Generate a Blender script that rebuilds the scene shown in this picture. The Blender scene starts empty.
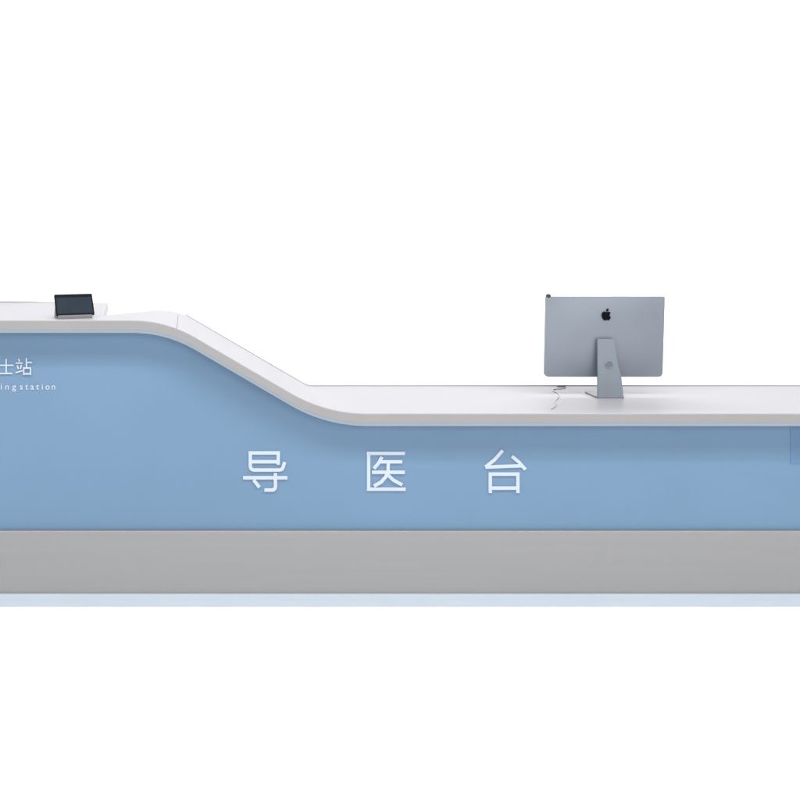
import bpy, bmesh, math, random
from mathutils import Vector, Matrix
random.seed(4)
S = bpy.context.scene
COL = S.collection

# ------------------------------------------------------------------ camera numbers
H = 1.5175          # eye height (m)
D = 3.8             # distance from the lens to the counter's front edge
PX, PY, SC = 190.0, 212.0, 263.0

def at(u, v, y=0.0):
    """a point measured on the elevation drawing of the desk, at its true depth y"""
    s = SC * D / (D + y)
    return ((u - PX) / s, H - (v - PY) / s)

# ------------------------------------------------------------------ materials
def mat(name, col, rough=0.5, metal=0.0, var=0.03, vscale=6.0, bump=0.0, bscale=200.0,
        coat=0.0, speck=0.0, stretch=(1, 1, 1), spec=0.5):
    m = bpy.data.materials.new(name)
    m.use_nodes = True
    nt = m.node_tree
    b = nt.nodes['Principled BSDF']
    b.inputs['Roughness'].default_value = rough
    b.inputs['Metallic'].default_value = metal
    b.inputs['Coat Weight'].default_value = coat
    b.inputs['Coat Roughness'].default_value = 0.15
    b.inputs['Specular IOR Level'].default_value = spec
    tc = nt.nodes.new('ShaderNodeTexCoord')
    mp = nt.nodes.new('ShaderNodeMapping')
    mp.inputs['Scale'].default_value = stretch
    nt.links.new(tc.outputs['Object'], mp.inputs['Vector'])
    n = nt.nodes.new('ShaderNodeTexNoise')
    n.inputs['Scale'].default_value = vscale
    n.inputs['Detail'].default_value = 5
    nt.links.new(mp.outputs[0], n.inputs['Vector'])
    r = nt.nodes.new('ShaderNodeValToRGB')
    r.color_ramp.elements[0].position = 0.3
    r.color_ramp.elements[1].position = 0.7
    r.color_ramp.elements[0].color = tuple(c * (1 - var) for c in col) + (1,)
    r.color_ramp.elements[1].color = tuple(min(1, c * (1 + var)) for c in col) + (1,)
    nt.links.new(n.outputs['Fac'], r.inputs['Fac'])
    out = r.outputs['Color']
    if speck:
        n2 = nt.nodes.new('ShaderNodeTexNoise')
        n2.inputs['Scale'].default_value = 260
        n2.inputs['Detail'].default_value = 2
        nt.links.new(tc.outputs['Object'], n2.inputs['Vector'])
        r2 = nt.nodes.new('ShaderNodeValToRGB')
        r2.color_ramp.elements[0].position = 0.34
        r2.color_ramp.elements[1].position = 0.46
        r2.color_ramp.elements[0].color = (1 - speck,) * 3 + (1,)
        r2.color_ramp.elements[1].color = (1, 1, 1, 1)
        nt.links.new(n2.outputs['Fac'], r2.inputs['Fac'])
        mx = nt.nodes.new('ShaderNodeMix')
        mx.data_type = 'RGBA'
        mx.blend_type = 'MULTIPLY'
        mx.inputs[0].default_value = 1
        nt.links.new(out, mx.inputs[6])
        nt.links.new(r2.outputs['Color'], mx.inputs[7])
        out = mx.outputs[2]
    nt.links.new(out, b.inputs['Base Color'])
    # gentle roughness variation
    mr = nt.nodes.new('ShaderNodeMapRange')
    mr.inputs['To Min'].default_value = max(0.02, rough - 0.06)
    mr.inputs['To Max'].default_value = min(1, rough + 0.06)
    nt.links.new(n.outputs['Fac'], mr.inputs['Value'])
    nt.links.new(mr.outputs[0], b.inputs['Roughness'])
    if bump:
        nb = nt.nodes.new('ShaderNodeTexNoise')
        nb.inputs['Scale'].default_value = bscale
        nt.links.new(mp.outputs[0], nb.inputs['Vector'])
        bp = nt.nodes.new('ShaderNodeBump')
        bp.inputs['Strength'].default_value = bump
        bp.inputs['Distance'].default_value = 0.001
        nt.links.new(nb.outputs['Fac'], bp.inputs['Height'])
        nt.links.new(bp.outputs[0], b.inputs['Normal'])
    return m

M = {
    'studio': mat('studio_white', (0.945, 0.94, 0.935), 0.85, var=0.0),
    'stone': mat('white_solid_surface', (0.425, 0.422, 0.45), 0.42, var=0.02, vscale=3, speck=0.05, spec=0.25),
    'edge': mat('counter_edge', (0.305, 0.297, 0.300), 0.4, var=0.02, vscale=4),
    'edge_bounce': mat('trim_bounce_tint', (0.33, 0.40, 0.46), 0.4, var=0.02),  # chamfer colour carries the blue bounce light from below
    'blue': mat('blue_laminate', (0.150, 0.254, 0.385), 0.42, var=0.035, vscale=1.6, bump=0.05, bscale=60, spec=0.3),
    'blue_shade': mat('shaded_blue_laminate', (0.125, 0.222, 0.365), 0.42, var=0.035, vscale=1.6, spec=0.3),  # panel blue darkened to paint shade under the counter
    'steel': mat('brushed_plinth', (0.300, 0.300, 0.303), 0.38, metal=0.25, var=0.018, vscale=5,
                 bump=0.03, bscale=90, stretch=(0.25, 1, 9)),
    'base': mat('pale_base_strip', (0.465, 0.525, 0.595), 0.35, var=0.02, stretch=(1, 1, 10)),
    'letter': mat('white_acrylic', (0.52, 0.585, 0.665), 0.35, var=0.01),
    'white': mat('cabinet_white', (0.72, 0.72, 0.73), 0.5, var=0.02),
    'lip': mat('grey_lip', (0.46, 0.46, 0.475), 0.5, var=0.02),
    'hole': mat('hole_grey', (0.155, 0.165, 0.18), 0.5, var=0.03),
    'line': mat('grey_joint', (0.60, 0.60, 0.61), 0.5, var=0.02),
    'alu': mat('anodised_aluminium', (0.242, 0.272, 0.317), 0.42, metal=0.35, var=0.03, vscale=9, bump=0.04, bscale=900),
    'alu_stand': mat('aluminium_stand', (0.240, 0.272, 0.314), 0.4, metal=0.35, var=0.03, vscale=12, bump=0.04, bscale=900),
    'alu_dark': mat('aluminium_foot', (0.22, 0.23, 0.27), 0.4, metal=0.4, var=0.03),
    'black': mat('gloss_black', (0.004, 0.005, 0.008), 0.5, var=0.0, spec=0.05),
    'glass': mat('screen_glass', (0.017, 0.028, 0.041), 0.35, var=0.10, vscale=12, spec=0.08),
    'bezel': mat('dark_bezel', (0.004, 0.006, 0.012), 0.45, var=0.0, spec=0.08),
    'tabgrey': mat('tablet_base_grey', (0.20, 0.20, 0.21), 0.45, var=0.03),
    'clip': mat('clip_rubber', (0.035, 0.035, 0.04), 0.5, var=0.05),
    'cable': mat('cable_white', (0.50, 0.50, 0.53), 0.45, var=0.02),
    'plug': mat('plug_grey', (0.20, 0.20, 0.21), 0.45, var=0.03),
}

# ------------------------------------------------------------------ helpers
def link(name, bm, m, parent=None, smooth=False, bevel=0.0):
    me = bpy.data.meshes.new(name)
    bmesh.ops.recalc_face_normals(bm, faces=bm.faces)
    bm.to_mesh(me)
    bm.free()
    me.materials.append(M[m])
    for p in me.polygons:
        p.use_smooth = smooth
    o = bpy.data.objects.new(name, me)
    COL.objects.link(o)
    if parent:
        o.parent = parent
    if bevel:
        b = o.modifiers.new('bevel', 'BEVEL')
        b.width = bevel
        b.segments = 3
        b.limit_method = 'ANGLE'
        b.angle_limit = math.radians(40)
        b.harden_normals = True
    return o

def empty(name, loc, label, cat, group=None):
    o = bpy.data.objects.new(name, None)
    o.empty_display_size = 0.1
    o.location = loc
    COL.objects.link(o)
    o['label'] = label
    o['category'] = cat
    if group:
        o['group'] = group
    return o

def box(bm, x0, x1, y0, y1, z0, z1):
    vs = [bm.verts.new((x, y, z)) for x in (x0, x1) for y in (y0, y1) for z in (z0, z1)]
    for f in ((0, 1, 3, 2), (4, 6, 7, 5), (0, 4, 5, 1), (2, 3, 7, 6), (0, 2, 6, 4), (1, 5, 7, 3)):
        bm.faces.new([vs[i] for i in f])

def rings(bm, loops, closed_ends=True):
    """skin a list of equal-length closed rings"""
    R = [[bm.verts.new(p) for p in r] for r in loops]
    n = len(R[0])
    for a, b in zip(R, R[1:]):
        for i in range(n):
            j = (i + 1) % n
            bm.faces.new((a[i], a[j], b[j], b[i]))
    if closed_ends:
        bm.faces.new(R[0])
        bm.faces.new(R[-1][::-1])
    return R

def prism(bm, pts, y0, y1):
    """outline in x,z extruded from y0 to y1"""
    rings(bm, [[(x, y0, z) for x, z in pts], [(x, y1, z) for x, z in pts]])

def tube(bm, pts, r, seg=8):
    loops = []
    pts = [Vector(p) for p in pts]
    for i, p in enumerate(pts):
        t = (pts[min(i + 1, len(pts) - 1)] - pts[max(i - 1, 0)]).normalized()
        a = t.cross(Vector((0, 0.3, 1))).normalized()
        b = t.cross(a)
        loops.append([p + a * r * math.cos(k * 2 * math.pi / seg) + b * r * math.sin(k * 2 * math.pi / seg) for k in range(seg)])
    rings(bm, loops)

def smooth_path(pts, n=8):
    """Catmull-Rom through pts"""
    P = [Vector(p) for p in pts]
    P = [P[0] * 2 - P[1]] + P + [P[-1] * 2 - P[-2]]
    out = []
    for i in range(1, len(P) - 2):
        a, b, c, d = P[i - 1:i + 3]
        for k in range(n):
            t = k / n
            out.append(0.5 * ((2 * b) + (c - a) * t + (2 * a - 5 * b + 4 * c - d) * t * t + (3 * b - a - 3 * c + d) * t ** 3))
    out.append(P[-2])
    return out

def lerp_table(tab, x):
    if x <= tab[0][0]:
        return tab[0][1]
    for (a, va), (b, vb) in zip(tab, tab[1:]):
        if x <= b:
            t = (x - a) / (b - a)
            return va + (vb - va) * t
    return tab[-1][1]

# ------------------------------------------------------------------ counter profile
Z_HI = at(0, 320.3)[1]
Z_LO = at(0, 413.5)[1]
K1 = (at(166, 0)[0], Z_HI)
K2 = (at(326, 0)[0], Z_LO)

def profile(r1=34.0, r2=42.0):
    """front elevation of the top surface: high shelf, slope, low shelf"""
    r1, r2 = r1 / SC, r2 / SC
    d = Vector((K2[0] - K1[0], K2[1] - K1[1])).normalized()
    out = []
    def bez(a, k, b, n):
        for i in range(n + 1):
            t = i / n
            out.append(tuple((1 - t) ** 2 * a[j] + 2 * t * (1 - t) * k[j] + t * t * b[j] for j in (0, 1)))
    bez((K1[0] - r1, K1[1]), K1, (K1[0] + d.x * r1, K1[1] + d.y * r1), 16)
    bez((K2[0] - d.x * r2, K2[1] - d.y * r2), K2, (K2[0] + r2, K2[1]), 16)
    return out

FRONT = profile()
BACK = profile(r1=26.0, r2=5.0)
XL, XR = -2.10, 3.34

def ztop(x, tab=FRONT):
    return lerp_table(tab, x)

def ztop_back(x):
    return lerp_table(BACK, x)

DEPTH = [(-0.372, 0.74), (-0.3715, 0.74), (-0.345, 0.19), (-0.30, 0.235), (-0.24, 0.29), (-0.18, 0.36),
         (-0.12, 0.46), (-0.06, 0.56), (-0.02, 0.60)]

def stations(x0, x1):
    xs = [x0, x1] + [p[0] for p in FRONT] + [p[0] for p in BACK] + [d[0] for d in DEPTH]
    xs += [-1.6 + 0.2 * i for i in range(26)]
    xs = sorted(x for x in xs if x0 <= x <= x1)
    out = [xs[0]]
    for x in xs[1:]:
        if x - out[-1] > 0.0015:
            out.append(x)
    return out

# ------------------------------------------------------------------ the desk
desk = empty('reception_desk', (0.2, 0.3, 0.0),
             'long blue fronted reception desk with white countertop stepping down to the right', 'reception desk')
def dlink(name, bm, m, smooth=False, bevel=0.0, label=None, parent=None):
    bm.transform(Matrix.Translation(-desk.location))
    o = link(name, bm, m, parent or desk, smooth, bevel)
    if label:
        o['label'] = label
    return o

T = 0.036          # slab thickness
TT = 0.0125        # trim under it

def slab_piece(x0, x1):
    bm = bmesh.new()
    loops = []
    for x in stations(x0, x1):
        yb = lerp_table(DEPTH, x)
        zf, zb = ztop(x), ztop_back(x)
        def zz(y):
            # straight rulings between the front curve and the back curve (0.6 deep)
            t = min(1, y / 0.6)
            return zf + (zb - zf) * t
        e = 0.0035
        sec = [(0.0, zf - T), (0.0, zf - e), (e * 0.3, zf - e * 0.3), (e, zf)]
        for k in range(1, 6):
            y = e + (yb - 2 * e) * k / 6
            sec.append((y, zz(y)))
        sec += [(yb - e, zz(yb)), (yb, zz(yb) - e), (yb, zz(yb) - T), (yb * 0.5, zz(yb * 0.5) - T)]
        loops.append([(x, y, z) for y, z in sec])
    rings(bm, loops)
    return bm

seams = [at(177, 0)[0]]
cuts = [XL, seams[0], XR]
for a, b in zip(cuts, cuts[1:]):
    o = dlink('countertop', slab_piece(a + 0.0003, b - 0.0003), 'stone')
# filler inside the joints
for s in seams:
    bm = bmesh.new()
    z = ztop(s)
    yb = lerp_table(DEPTH, s)
    zb = ztop_back(s)
    sec = [(0.0015, z - T + 0.001), (0.0015, z - 0.0008), (yb * 0.995, z + (zb - z) * min(1, yb / 0.6) - 0.0008), (yb * 0.995, z - T - 0.02)]
    rings(bm, [[(s - 0.0005, y, zz) for y, zz in sec], [(s + 0.0005, y, zz) for y, zz in sec]])
    dlink('joint_filler', bm, 'line')

# grey fascia bonded on the front edge of the slab
bm = bmesh.new()
loops = []
for x in stations(XL, XR):
    z = ztop(x)
    loops.append([(x, -0.003, z - T), (x, -0.003, z - 0.004), (x, -0.0015, z - 0.0025), (x, 0.0005, z - 0.0022), (x, 0.0005, z - T)])
rings(bm, loops)
dlink('edge_band', bm, 'edge')
bm = bmesh.new()
loops = []
for x in stations(XL, XR):
    z = ztop(x) - T
    loops.append([(x, -0.003, z - 0.0003), (x, 0.004, z - TT), (x, 0.082, z - TT), (x, 0.082, z - 0.0003)])
rings(bm, loops)
dlink('under_edge_trim', bm, 'edge_bounce')

# thin grey lip along the back edge of the top
bm = bmesh.new()
for (a, b) in ((XL, -0.60), (-0.02, XR)):
    loops = []
    for x in stations(a, b):
        yb = lerp_table(DEPTH, x)
        zb = ztop_back(x)
        h = 0.0045 if x > -0.3 else 0.007 * min(1, max(0.1, (-0.60 - x) / 0.12))
        loops.append([(x, yb + 0.0005, zb - 0.02), (x, yb + 0.0005, zb + h), (x, yb + 0.006, zb + h), (x, yb + 0.006, zb - 0.02)])
    rings(bm, loops)
dlink('back_lip', bm, 'lip')

def plan_path(xl, xr, y, r, back=0.50, n=8):
    """front face in plan with rounded corners and returns, listed left to right, with outward normals"""
    P = [((xl - r, back), (-1, 0)), ((xl - r, y + r), (-1, 0))]
    for i in range(1, n + 1):
        a = math.pi + i / n * math.pi / 2
        P.append(((xl + r * math.cos(a), y + r + r * math.sin(a)), (math.cos(a), math.sin(a))))
    P2 = []
    for i in range(0, n + 1):
        a = -math.pi / 2 + i / n * math.pi / 2
        P2.append(((xr + r * math.cos(a), y + r + r * math.sin(a)), (math.cos(a), math.sin(a))))
    mid = [((x, y), (0, -1)) for x in stations(xl + 0.01, xr - 0.01)]
    return P + mid + P2 + [((xr + r, back), (1, 0))]

def wall_strip(path, zb, zt, th, chamfer=0.0):
    bm = bmesh.new()
    loops = []
    for (x, y), (nx, ny) in path:
        zt_ = zt(x) if callable(zt) else zt
        ix, iy = x - nx * th, y - ny * th
        sec = [(x, y, zb)]
        if chamfer:
            c = chamfer
            sec += [(x, y, zt_ - c), (x - nx * c, y - ny * c, zt_)]
        else:
            sec += [(x, y, zt_)]
        sec += [(ix, iy, zt_), (ix, iy, zb)]
        loops.append(sec)
    rings(bm, loops)
    return bm

YB = 0.075
# added patch, painted shade under the counter, cut by the right edge of the picture
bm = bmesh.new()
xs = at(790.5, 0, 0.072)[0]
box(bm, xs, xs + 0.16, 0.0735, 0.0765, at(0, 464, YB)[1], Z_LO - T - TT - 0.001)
dlink('shade_patch', bm, 'blue_shade', label='small deeper blue patch of painted shade under the counter at the right edge', bevel=0.001)
z_blue = at(0, 529.5, YB)[1]
dlink('front_panel', wall_strip(plan_path(-2.0, 3.230, YB, 0.045), z_blue, lambda x: ztop(x) - T - TT + 0.004, 0.02), 'blue')
z_pl = z_blue - 0.0005
z_bs = at(0, 594.8, 0.040)[1]
dlink('plinth', wall_strip(plan_path(-2.0, 3.245, 0.054, 0.045), z_bs - 0.004, z_pl, 0.04, 0.002), 'steel')
dlink('base_strip', wall_strip(plan_path(-2.0, 3.250, 0.040, 0.05), 0.0, z_bs, 0.05, 0.0015), 'base')

# white carcass behind the front, carrying the top
bm = bmesh.new()
loops = []
for x in stations(-1.98, 3.21):
    z = ztop(x) - T - 0.006
    yb = min(0.5, lerp_table(DEPTH, x) - 0.03)
    yb = max(yb, 0.15)
    zz = min(z, ztop_back(x) - T - 0.006)
    loops.append([(x, 0.0995, 0.02), (x, 0.0995, zz), (x, yb, zz), (x, yb, 0.02)])
rings(bm, loops)
dlink('cabinet_body', bm, 'white')

# ------------------------------------------------------------------ raised lettering
YF = YB - 0.0045
def ribbon(bm, pts, w, y):
    """one brush stroke: a flat bar of width w bent along pts (x,z)"""
    P = [Vector(p) for p in pts]
    L, R = [], []
    for i, p in enumerate(P):
        a = (P[i] - P[i - 1]).normalized() if i else (P[1] - P[0]).normalized()
        b = (P[i + 1] - P[i]).normalized() if i < len(P) - 1 else a
        t = (a + b).normalized()
        n = Vector((-t.y, t.x))
        k = 1 / max(0.5, n.dot(Vector((-a.y, a.x))))
        L.append(p + n * w / 2 * k)
        R.append(p - n * w / 2 * k)
    out = [(v.x, v.y) for v in L] + [(v.x, v.y) for v in reversed(R)]
    n = len(L)
    yb = YB + 0.002
    A = [bm.verts.new((x, y, z)) for x, z in out]
    B = [bm.verts.new((x, yb, z)) for x, z in out]
    m = len(out)
    for i in range(m):
        j = (i + 1) % m
        bm.faces.new((A[i], A[j], B[j], B[i]))
    for i in range(n - 1):
        bm.faces.new((A[i], A[i + 1], A[m - 2 - i], A[m - 1 - i]))
        bm.faces.new((B[i], B[i + 1], B[m - 2 - i], B[m - 1 - i]))

def character(strokes, ox, oy, sc, w):
    bm = bmesh.new()
    for i, s in enumerate(strokes):
        pts = [at(ox + x / sc, oy + y / sc, YF) for x, y in s]
        ribbon(bm, pts, w / (SC * D / (D + YF)), YF - 0.00025 * i)
    return bm

dao = [[(166, 160), (553, 160)], [(532, 164), (532, 305)],
       [(188, 164), (188, 325), (193, 345), (208, 363), (232, 370), (545, 370), (572, 364), (590, 340), (612, 272)],
       [(190, 268), (530, 268)], [(98, 465), (645, 465)],
       [(497, 405), (497, 575), (492, 596), (478, 611), (455, 616), (362, 616)], [(228, 490), (300, 582)]]
yi = [[(145, 165), (615, 165)], [(168, 170), (168, 604)], [(146, 606), (624, 606)],
      [(332, 208), (290, 285), (232, 352)], [(292, 268), (582, 268)], [(410, 268), (406, 395)],
      [(208, 397), (612, 397)], [(396, 400), (380, 448), (325, 515), (232, 568)], [(400, 425), (470, 492), (580, 552)]]
tai = [[(342, 128), (240, 245), (128, 336)], [(128, 335), (300, 328), (570, 318)], [(455, 200), (540, 272), (622, 364)],
       [(188, 405), (188, 652)], [(168, 420), (548, 420)], [(527, 424), (527, 652)], [(190, 592), (525, 592)]]
for strokes, ox, lab in ((dao, 235, 'raised white character, leftmost of the three large ones'),
                         (yi, 355, 'raised white character, middle of the three large ones'),
                         (tai, 475, 'raised white character, rightmost of the three large ones')):
    dlink('lettering_character', character(strokes, ox, 440, 12.31, 3.35), 'letter', label=lab)

shi = [[(-25, 175), (155, 175)], [(70, 98), (70, 266)], [(-10, 268), (140, 268)]]
zhan = [[(212, 98), (222, 132)], [(180, 150), (258, 150)], [(198, 175), (210, 220)], [(244, 168), (234, 215)],
        [(178, 258), (258, 236)], [(302, 92), (302, 200)], [(302, 142), (368, 142)], [(272, 196), (272, 284)],
        [(266, 206), (356, 206)], [(349, 208), (349, 284)], [(272, 272), (349, 272)]]
hu = [[(-205, 140), (-145, 140)], [(-175, 98), (-175, 262), (-190, 278), (-205, 272)], [(-208, 215), (-140, 190)],
      [(-90, 92), (-78, 118)], [(-122, 135), (-48, 135)], [(-50, 135), (-50, 192)], [(-122, 190), (-48, 190)],
      [(-122, 135), (-122, 210), (-140, 282)]]
for strokes, lab in ((hu, 'small raised white character outside the left edge'), (shi, 'small raised white character at the far left'),
                     (zhan, 'small raised white character above the word station')):
    dlink('lettering_character', character(strokes, 0, 350, 11.43, 1.35), 'letter', label=lab)

def text_mesh(body, size, spacing, thick):
    cu = bpy.data.curves.new('lettering', 'FONT')
    cu.body = body
    cu.size = size
    cu.extrude = thick
    cu.offset = 0.0003
    cu.align_x = 'CENTER'
    cu.space_character = spacing
    cu.resolution_u = 3
    to = bpy.data.objects.new('lettering', cu)
    COL.objects.link(to)
    bpy.context.view_layer.update()
    me = bpy.data.meshes.new_from_object(to.evaluated_get(bpy.context.evaluated_depsgraph_get()))
    bpy.data.objects.remove(to)
    return me
bm = bmesh.new()
for ch, u in zip('Nursingstation', (-24, -17, -10.5, -4.5, 1.2, 7.0, 14.0, 21.2, 26.6, 32.0, 37.4, 42.2, 47.4, 53.4)):
    me = text_mesh(ch, 0.0335, 1.0, 0.0015)
    x, z = at(u, 389.6, YF)
    me.transform(Matrix.Translation((x, YB - 0.001, z)) @ Matrix.Rotation(math.radians(90), 4, 'X'))
    bm.from_mesh(me)
dlink('lettering_line', bm, 'letter', label='small raised white English lettering')

# ------------------------------------------------------------------ desktop computer (seen from behind)
Zc = Z_LO
cx, cy = at(611, 0, 0.306)[0], 0.306
comp = empty('desktop_computer', (cx, cy + 0.08, Zc),
             'silver grey all in one computer seen from behind on the low counter', 'computer')
def clink(name, bm, m, smooth=False, bevel=0.0, label=None, parent=None, tilt=None):
    if tilt:
        bm.transform(tilt)
    bm.transform(Matrix.Translation(-comp.location))
    o = link(name, bm, m, comp, smooth, bevel)
    if label:
        o['label'] = label
    if parent:
        o.parent = parent
    return o

YD = 0.355
xa, zt_ = at(545.0, 296.3, YD)
xb, zb_ = at(663.3, 377.3, YD)
Wd, Hd = xb - xa, zt_ - zb_
mx_, mz_ = (xa + xb) / 2, (zt_ + zb_) / 2
tilt = Matrix.Translation((mx_, YD, mz_)) @ Matrix.Rotation(math.radians(3.5), 4, 'X')

def rrect(w, h, rt, rb, n=6):
    pts = []
    for (sx, sz, r, a0) in ((1, 1, rt, 0), (-1, 1, rt, 90), (-1, -1, rb, 180), (1, -1, rb, 270)):
        for i in range(n + 1):
            a = math.radians(a0 + 90 * i / n)
            pts.append((sx * (w / 2 - r) + r * math.cos(a), sz * (h / 2 - r) + r * math.sin(a)))
    return pts
bm = bmesh.new()
corner = rrect(Wd, Hd, 0.006, 0.018)
out = []
for i, p in enumerate(corner):
    q = corner[(i + 1) % len(corner)]
    k = max(1, int(math.hypot(q[0] - p[0], q[1] - p[1]) / 0.014))
    out += [(p[0] + (q[0] - p[0]) * j / k, p[1] + (q[1] - p[1]) * j / k) for j in range(k)]
loops = [[(x, 0.0, z) for x, z in out]]
loops[0] = [(x * 0.992, 0.010, z * 0.992) for x, z in out]
loops.append([(x, 0.0085, z) for x, z in out])
loops.append([(x, -0.004, z) for x, z in out])
def pillow(x, z):
    u, v = min(1, abs(x) / (Wd / 2)), min(1, abs(z) / (Hd / 2))
    return -0.004 - 0.017 * (1 - u ** 2.4) * (1 - v ** 2.4)
for k in range(1, 25):
    s = 1 - (k / 24) ** 1.15 * 0.985
    loops.append([(x * s, pillow(x * s, z * s), z * s) for x, z in out])
rings(bm, loops)
housing = clink('housing', bm, 'alu', smooth=True, tilt=tilt)
e = housing.modifiers.new('edges', 'EDGE_SPLIT')
e.split_angle = math.radians(35)
bm = bmesh.new()
prism(bm, [(x * 0.985, z * 0.98) for x, z in out], 0.0105, 0.0125)
clink('screen_glass', bm, 'black', tilt=tilt)

# black emblem on the back: apple silhouette with a bite and a leaf
body = [(0.02, 0.40), (-0.12, 0.46), (-0.27, 0.47), (-0.42, 0.36), (-0.5, 0.15), (-0.49, -0.08), (-0.40, -0.30), (-0.27, -0.47),
        (-0.17, -0.5), (-0.02, -0.44), (0.10, -0.45), (0.22, -0.5), (0.34, -0.42), (0.44, -0.26), (0.49, -0.14), (0.38, -0.04),
        (0.33, 0.1), (0.36, 0.24), (0.46, 0.34), (0.36, 0.44), (0.22, 0.48), (0.1, 0.43)]
leaf = [(0.0, 0.52), (0.03, 0.66), (0.14, 0.78), (0.23, 0.80), (0.22, 0.66), (0.13, 0.55)]
ex, ez = at(606.3, 315.6, YD - 0.025)
s_ = 9.0 / 241
bm = bmesh.new()
for o_ in (body, leaf):
    prism(bm, [(ex - mx_ + x * s_, ez - mz_ + z * s_) for x, z in o_], -0.0222, -0.006)
bmesh.ops.triangulate(bm, faces=[f for f in bm.faces if len(f.verts) > 4])
clink('emblem', bm, 'black', tilt=tilt, label='black apple shaped emblem with a bite')

# clip on the top left corner
bm = bmesh.new()
bmesh.ops.create_uvsphere(bm, u_segments=16, v_segments=10, radius=0.0095)
bm.transform(Matrix.Translation((-Wd / 2 + 0.0105, 0.001, Hd / 2 + 0.002)) @ Matrix.Diagonal((1.1, 0.8, 1.0, 1)))
clink('camera_clip', bm, 'clip', smooth=True, tilt=tilt, label='small dark rounded clip on the top corner')

# stand: leaning plate, widening to the bottom, bent into the foot
def stand_half(v):
    # (left px, right px) measured down the plate
    return lerp_table([(339, 597.3), (398, 598.0)], v), lerp_table([(339, 614.5), (360, 617.5), (377, 621.5), (398, 623.6)], v)
bm = bmesh.new()
loops = []
vs = [339, 340, 346, 353, 360, 366, 372, 378, 384, 390, 395, 397.3]
for v in vs:
    y = lerp_table([(339, 0.318), (398, 0.306)], v)
    l, r = stand_half(v)
    xl_, z = at(l, v, y)
    xr_, _ = at(r, v, y)
    if v == 339:
        xl_ += 0.002; xr_ -= 0.002
    loops.append([(xl_, y, z), (xl_ + 0.0015, y - 0.0015, z), (xr_ - 0.0015, y - 0.0015, z), (xr_, y, z), (xr_, y + 0.009, z), (xl_, y + 0.009, z)])
rings(bm, loops)
stand = clink('stand', bm, 'alu_stand')
# neck from the plate top into the housing
bm = bmesh.new()
l, r = stand_half(345)
x0, z0 = at(l + 1.2, 352, 0.32)
x1, z1 = at(r - 1.2, 343, 0.32)
box(bm, x0, x1, 0.3262, 0.350, z0, z1)
clink('hinge', bm, 'alu_dark')
# foot: bends under and runs away below the screen
bm = bmesh.new()
x0 = at(598.0, 0, 0.306)[0]
x1 = at(623.8, 0, 0.306)[0]
sec = [(x0, 0.3035), (x1, 0.3035), (x1 + 0.002, 0.34), (x1 + 0.003, 0.425), (x1 - 0.01, 0.436), (x0 + 0.006, 0.436), (x0 - 0.006, 0.425), (x0 - 0.004, 0.34)]
rings(bm, [[(x, y, Zc + 0.0005) for x, y in sec], [(x, y, Zc + 0.0065) for x, y in sec]])
clink('foot', bm, 'alu_dark')
# cable opening: ring and recessed disc
hx, hz = at(609, 364.8, 0.310)
bm = bmesh.new()
N = 24
ro, ri = 0.0165, 0.0135
HY = lerp_table([(339, 0.318), (398, 0.306)], 364.8) - 0.0045
prof = [(ro, HY + 0.006), (ro, HY + 0.0002), (ri, HY), (ri, HY + 0.0014)]
R = [[bm.verts.new((hx + rr * math.cos(a), yy, hz + rr * math.sin(a))) for rr, yy in prof] for a in [2 * math.pi * i / N for i in range(N)]]
for i in range(N):
    a, b = R[i], R[(i + 1) % N]
    for k in range(3):
        bm.faces.new((a[k], a[k + 1], b[k + 1], b[k]))
hole_ring = clink('cable_hole', bm, 'alu_stand', smooth=True, parent=None)
bm = bmesh.new()
c = [(hx + ri * math.cos(2 * math.pi * i / N), hz + ri * math.sin(2 * math.pi * i / N)) for i in range(N)]
prism(bm, c, HY + 0.0009, HY + 0.0018)
o = clink('hole_backing', bm, 'hole')
o.parent = hole_ring

# ------------------------------------------------------------------ tablet on the high counter
tx, _ = at(57.0, 0, 0.05)
tab = empty('tablet', (tx, 0.040, Z_HI), 'small dark tablet tilted back on a grey stand on the high counter', 'tablet')
tab.rotation_euler = (0, 0, math.radians(18))
W, L = 0.150, 0.092
TB = Matrix.Translation((0, 0.004, 0.0135)) @ Matrix.Rotation(math.radians(-33), 4, 'X')
def tlink(name, bm, m, bevel=0.0, tilt=True, parent=None):
    if tilt:
        bm.transform(TB)
    o = link(name, bm, m, parent or tab, False, bevel)
    return o
bm = bmesh.new()
pts = [(x + W / 2, z + L / 2) for x, z in rrect(W, L, 0.004, 0.004)]
prism(bm, pts, 0.0, 0.008)
casing = tlink('casing', bm, 'bezel', 0.0008)
bm = bmesh.new()
prism(bm, [(x + W / 2, z + L / 2 - 0.004) for x, z in rrect(W - 0.012, L - 0.022, 0.001, 0.001)], -0.0006, 0.001)
tlink('screen', bm, 'glass')
bm = bmesh.new()
prof = [(-0.003, 0.0005), (-0.003, 0.0115), (0.004, 0.0135), (0.055, 0.062), (0.062, 0.060), (0.085, 0.0045), (0.085, 0.0005)]
rings(bm, [[(0.006, y, z) for y, z in prof], [(W - 0.010, y, z) for y, z in prof]])
tlink('stand', bm, 'tabgrey', 0.0012, tilt=False)

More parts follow.
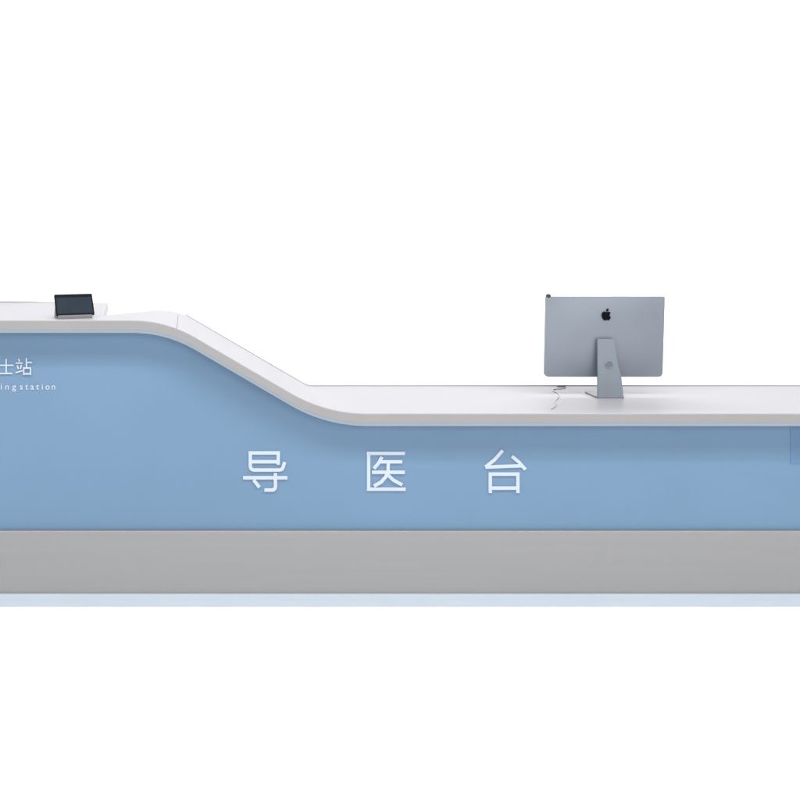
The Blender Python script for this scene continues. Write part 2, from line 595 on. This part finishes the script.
# ------------------------------------------------------------------ white cable on the low counter
cab = empty('cable', (1.50, 0.45, Zc), 'thin white cable lying across the low counter left of the computer', 'cable')
bm = bmesh.new()
px = [(566, 387.6), (560, 388.6), (554, 389.0), (553, 391.0), (558, 393.0), (559, 396.5), (555.5, 400.5), (556, 405.0), (551, 408.8)]
pts = []
for u, v in px:
    s = (v - PY) / (H - Zc - 0.003)
    y = SC * D / s - D
    pts.append(((u - PX) / s, y, Zc + 0.0022))
tube(bm, smooth_path(pts, 6), 0.0019)
bm.transform(Matrix.Translation(-cab.location))
link('cord', bm, 'cable', cab, True)
bm = bmesh.new()
u0, u1 = at(557, 0, 0.585)[0], at(565, 0, 0.585)[0]
box(bm, u0, u1, 0.575, 0.590, Zc + 0.0003, Zc + 0.0075)
bm.transform(Matrix.Translation(-cab.location))
link('plug', bm, 'plug', cab, bevel=0.002)

# ------------------------------------------------------------------ white studio sweep
bm = bmesh.new()
prof = [(-9.0, 0.0), (4.2, 0.0)]
for i in range(1, 17):
    a = math.pi / 2 * i / 16
    prof.append((4.2 + 2.2 * math.sin(a), 2.2 - 2.2 * math.cos(a)))
prof.append((6.4, 9.0))
prev = None
for y, z in prof:
    cur = (bm.verts.new((-14, y, z)), bm.verts.new((18, y, z)))
    if prev:
        bm.faces.new((prev[0], prev[1], cur[1], cur[0]))
    prev = cur
floor = link('floor', bm, 'studio', smooth=True)
floor['kind'] = 'structure'

# ------------------------------------------------------------------ lamps and world
def area(name, loc, target, sx, sy, power, col=(1, 1, 1)):
    l = bpy.data.lights.new(name, 'AREA')
    l.shape = 'RECTANGLE'
    l.size, l.size_y = sx, sy
    l.energy = power
    l.color = col
    o = bpy.data.objects.new(name, l)
    o.location = loc
    o.rotation_euler = (Vector(target) - Vector(loc)).to_track_quat('-Z', 'Y').to_euler()
    COL.objects.link(o)
    return o
area('strip_light', (0.8, -1.85, 4.6), (0.8, 0.2, 0.9), 9.0, 0.20, 80, (1, 0.99, 0.98))
area('front_softbox', (0.8, -2.5, 5.0), (0.8, -2.3, 0.0), 12.0, 1.2, 290)
area('frontal_fill', (0.8, -8.5, 3.4), (0.8, 0.0, 0.7), 10.0, 3.5, 350)
area('rear_softbox', (1.5, 3.4, 5.4), (1.5, 3.8, 0), 10.0, 2.0, 230)
area('backdrop_light', (2.5, 3.6, 5.8), (2.5, 6.4, 1.8), 12.0, 1.0, 230)

w = bpy.data.worlds.new('World')
S.world = w
w.use_nodes = True
bg = w.node_tree.nodes['Background']
bg.inputs['Color'].default_value = (0.99, 0.99, 1.0, 1)
bg.inputs['Strength'].default_value = 0.28

# ------------------------------------------------------------------ camera
cam = bpy.data.cameras.new('camera')
cam.sensor_width = 36
cam.lens = 36 * D / (800 / SC)
cam.shift_x = (400 - PX) / 800
cam.shift_y = -(400 - PY) / 800
cam.clip_end = 200
co = bpy.data.objects.new('camera', cam)
co.location = (0, -D, H)
co.rotation_euler = (math.radians(90), 0, 0)
COL.objects.link(co)
S.camera = co

S.render.engine = 'CYCLES'
S.view_settings.view_transform = 'Standard'
S.view_settings.look = 'None'
S.view_settings.exposure = 0
S.view_settings.gamma = 1
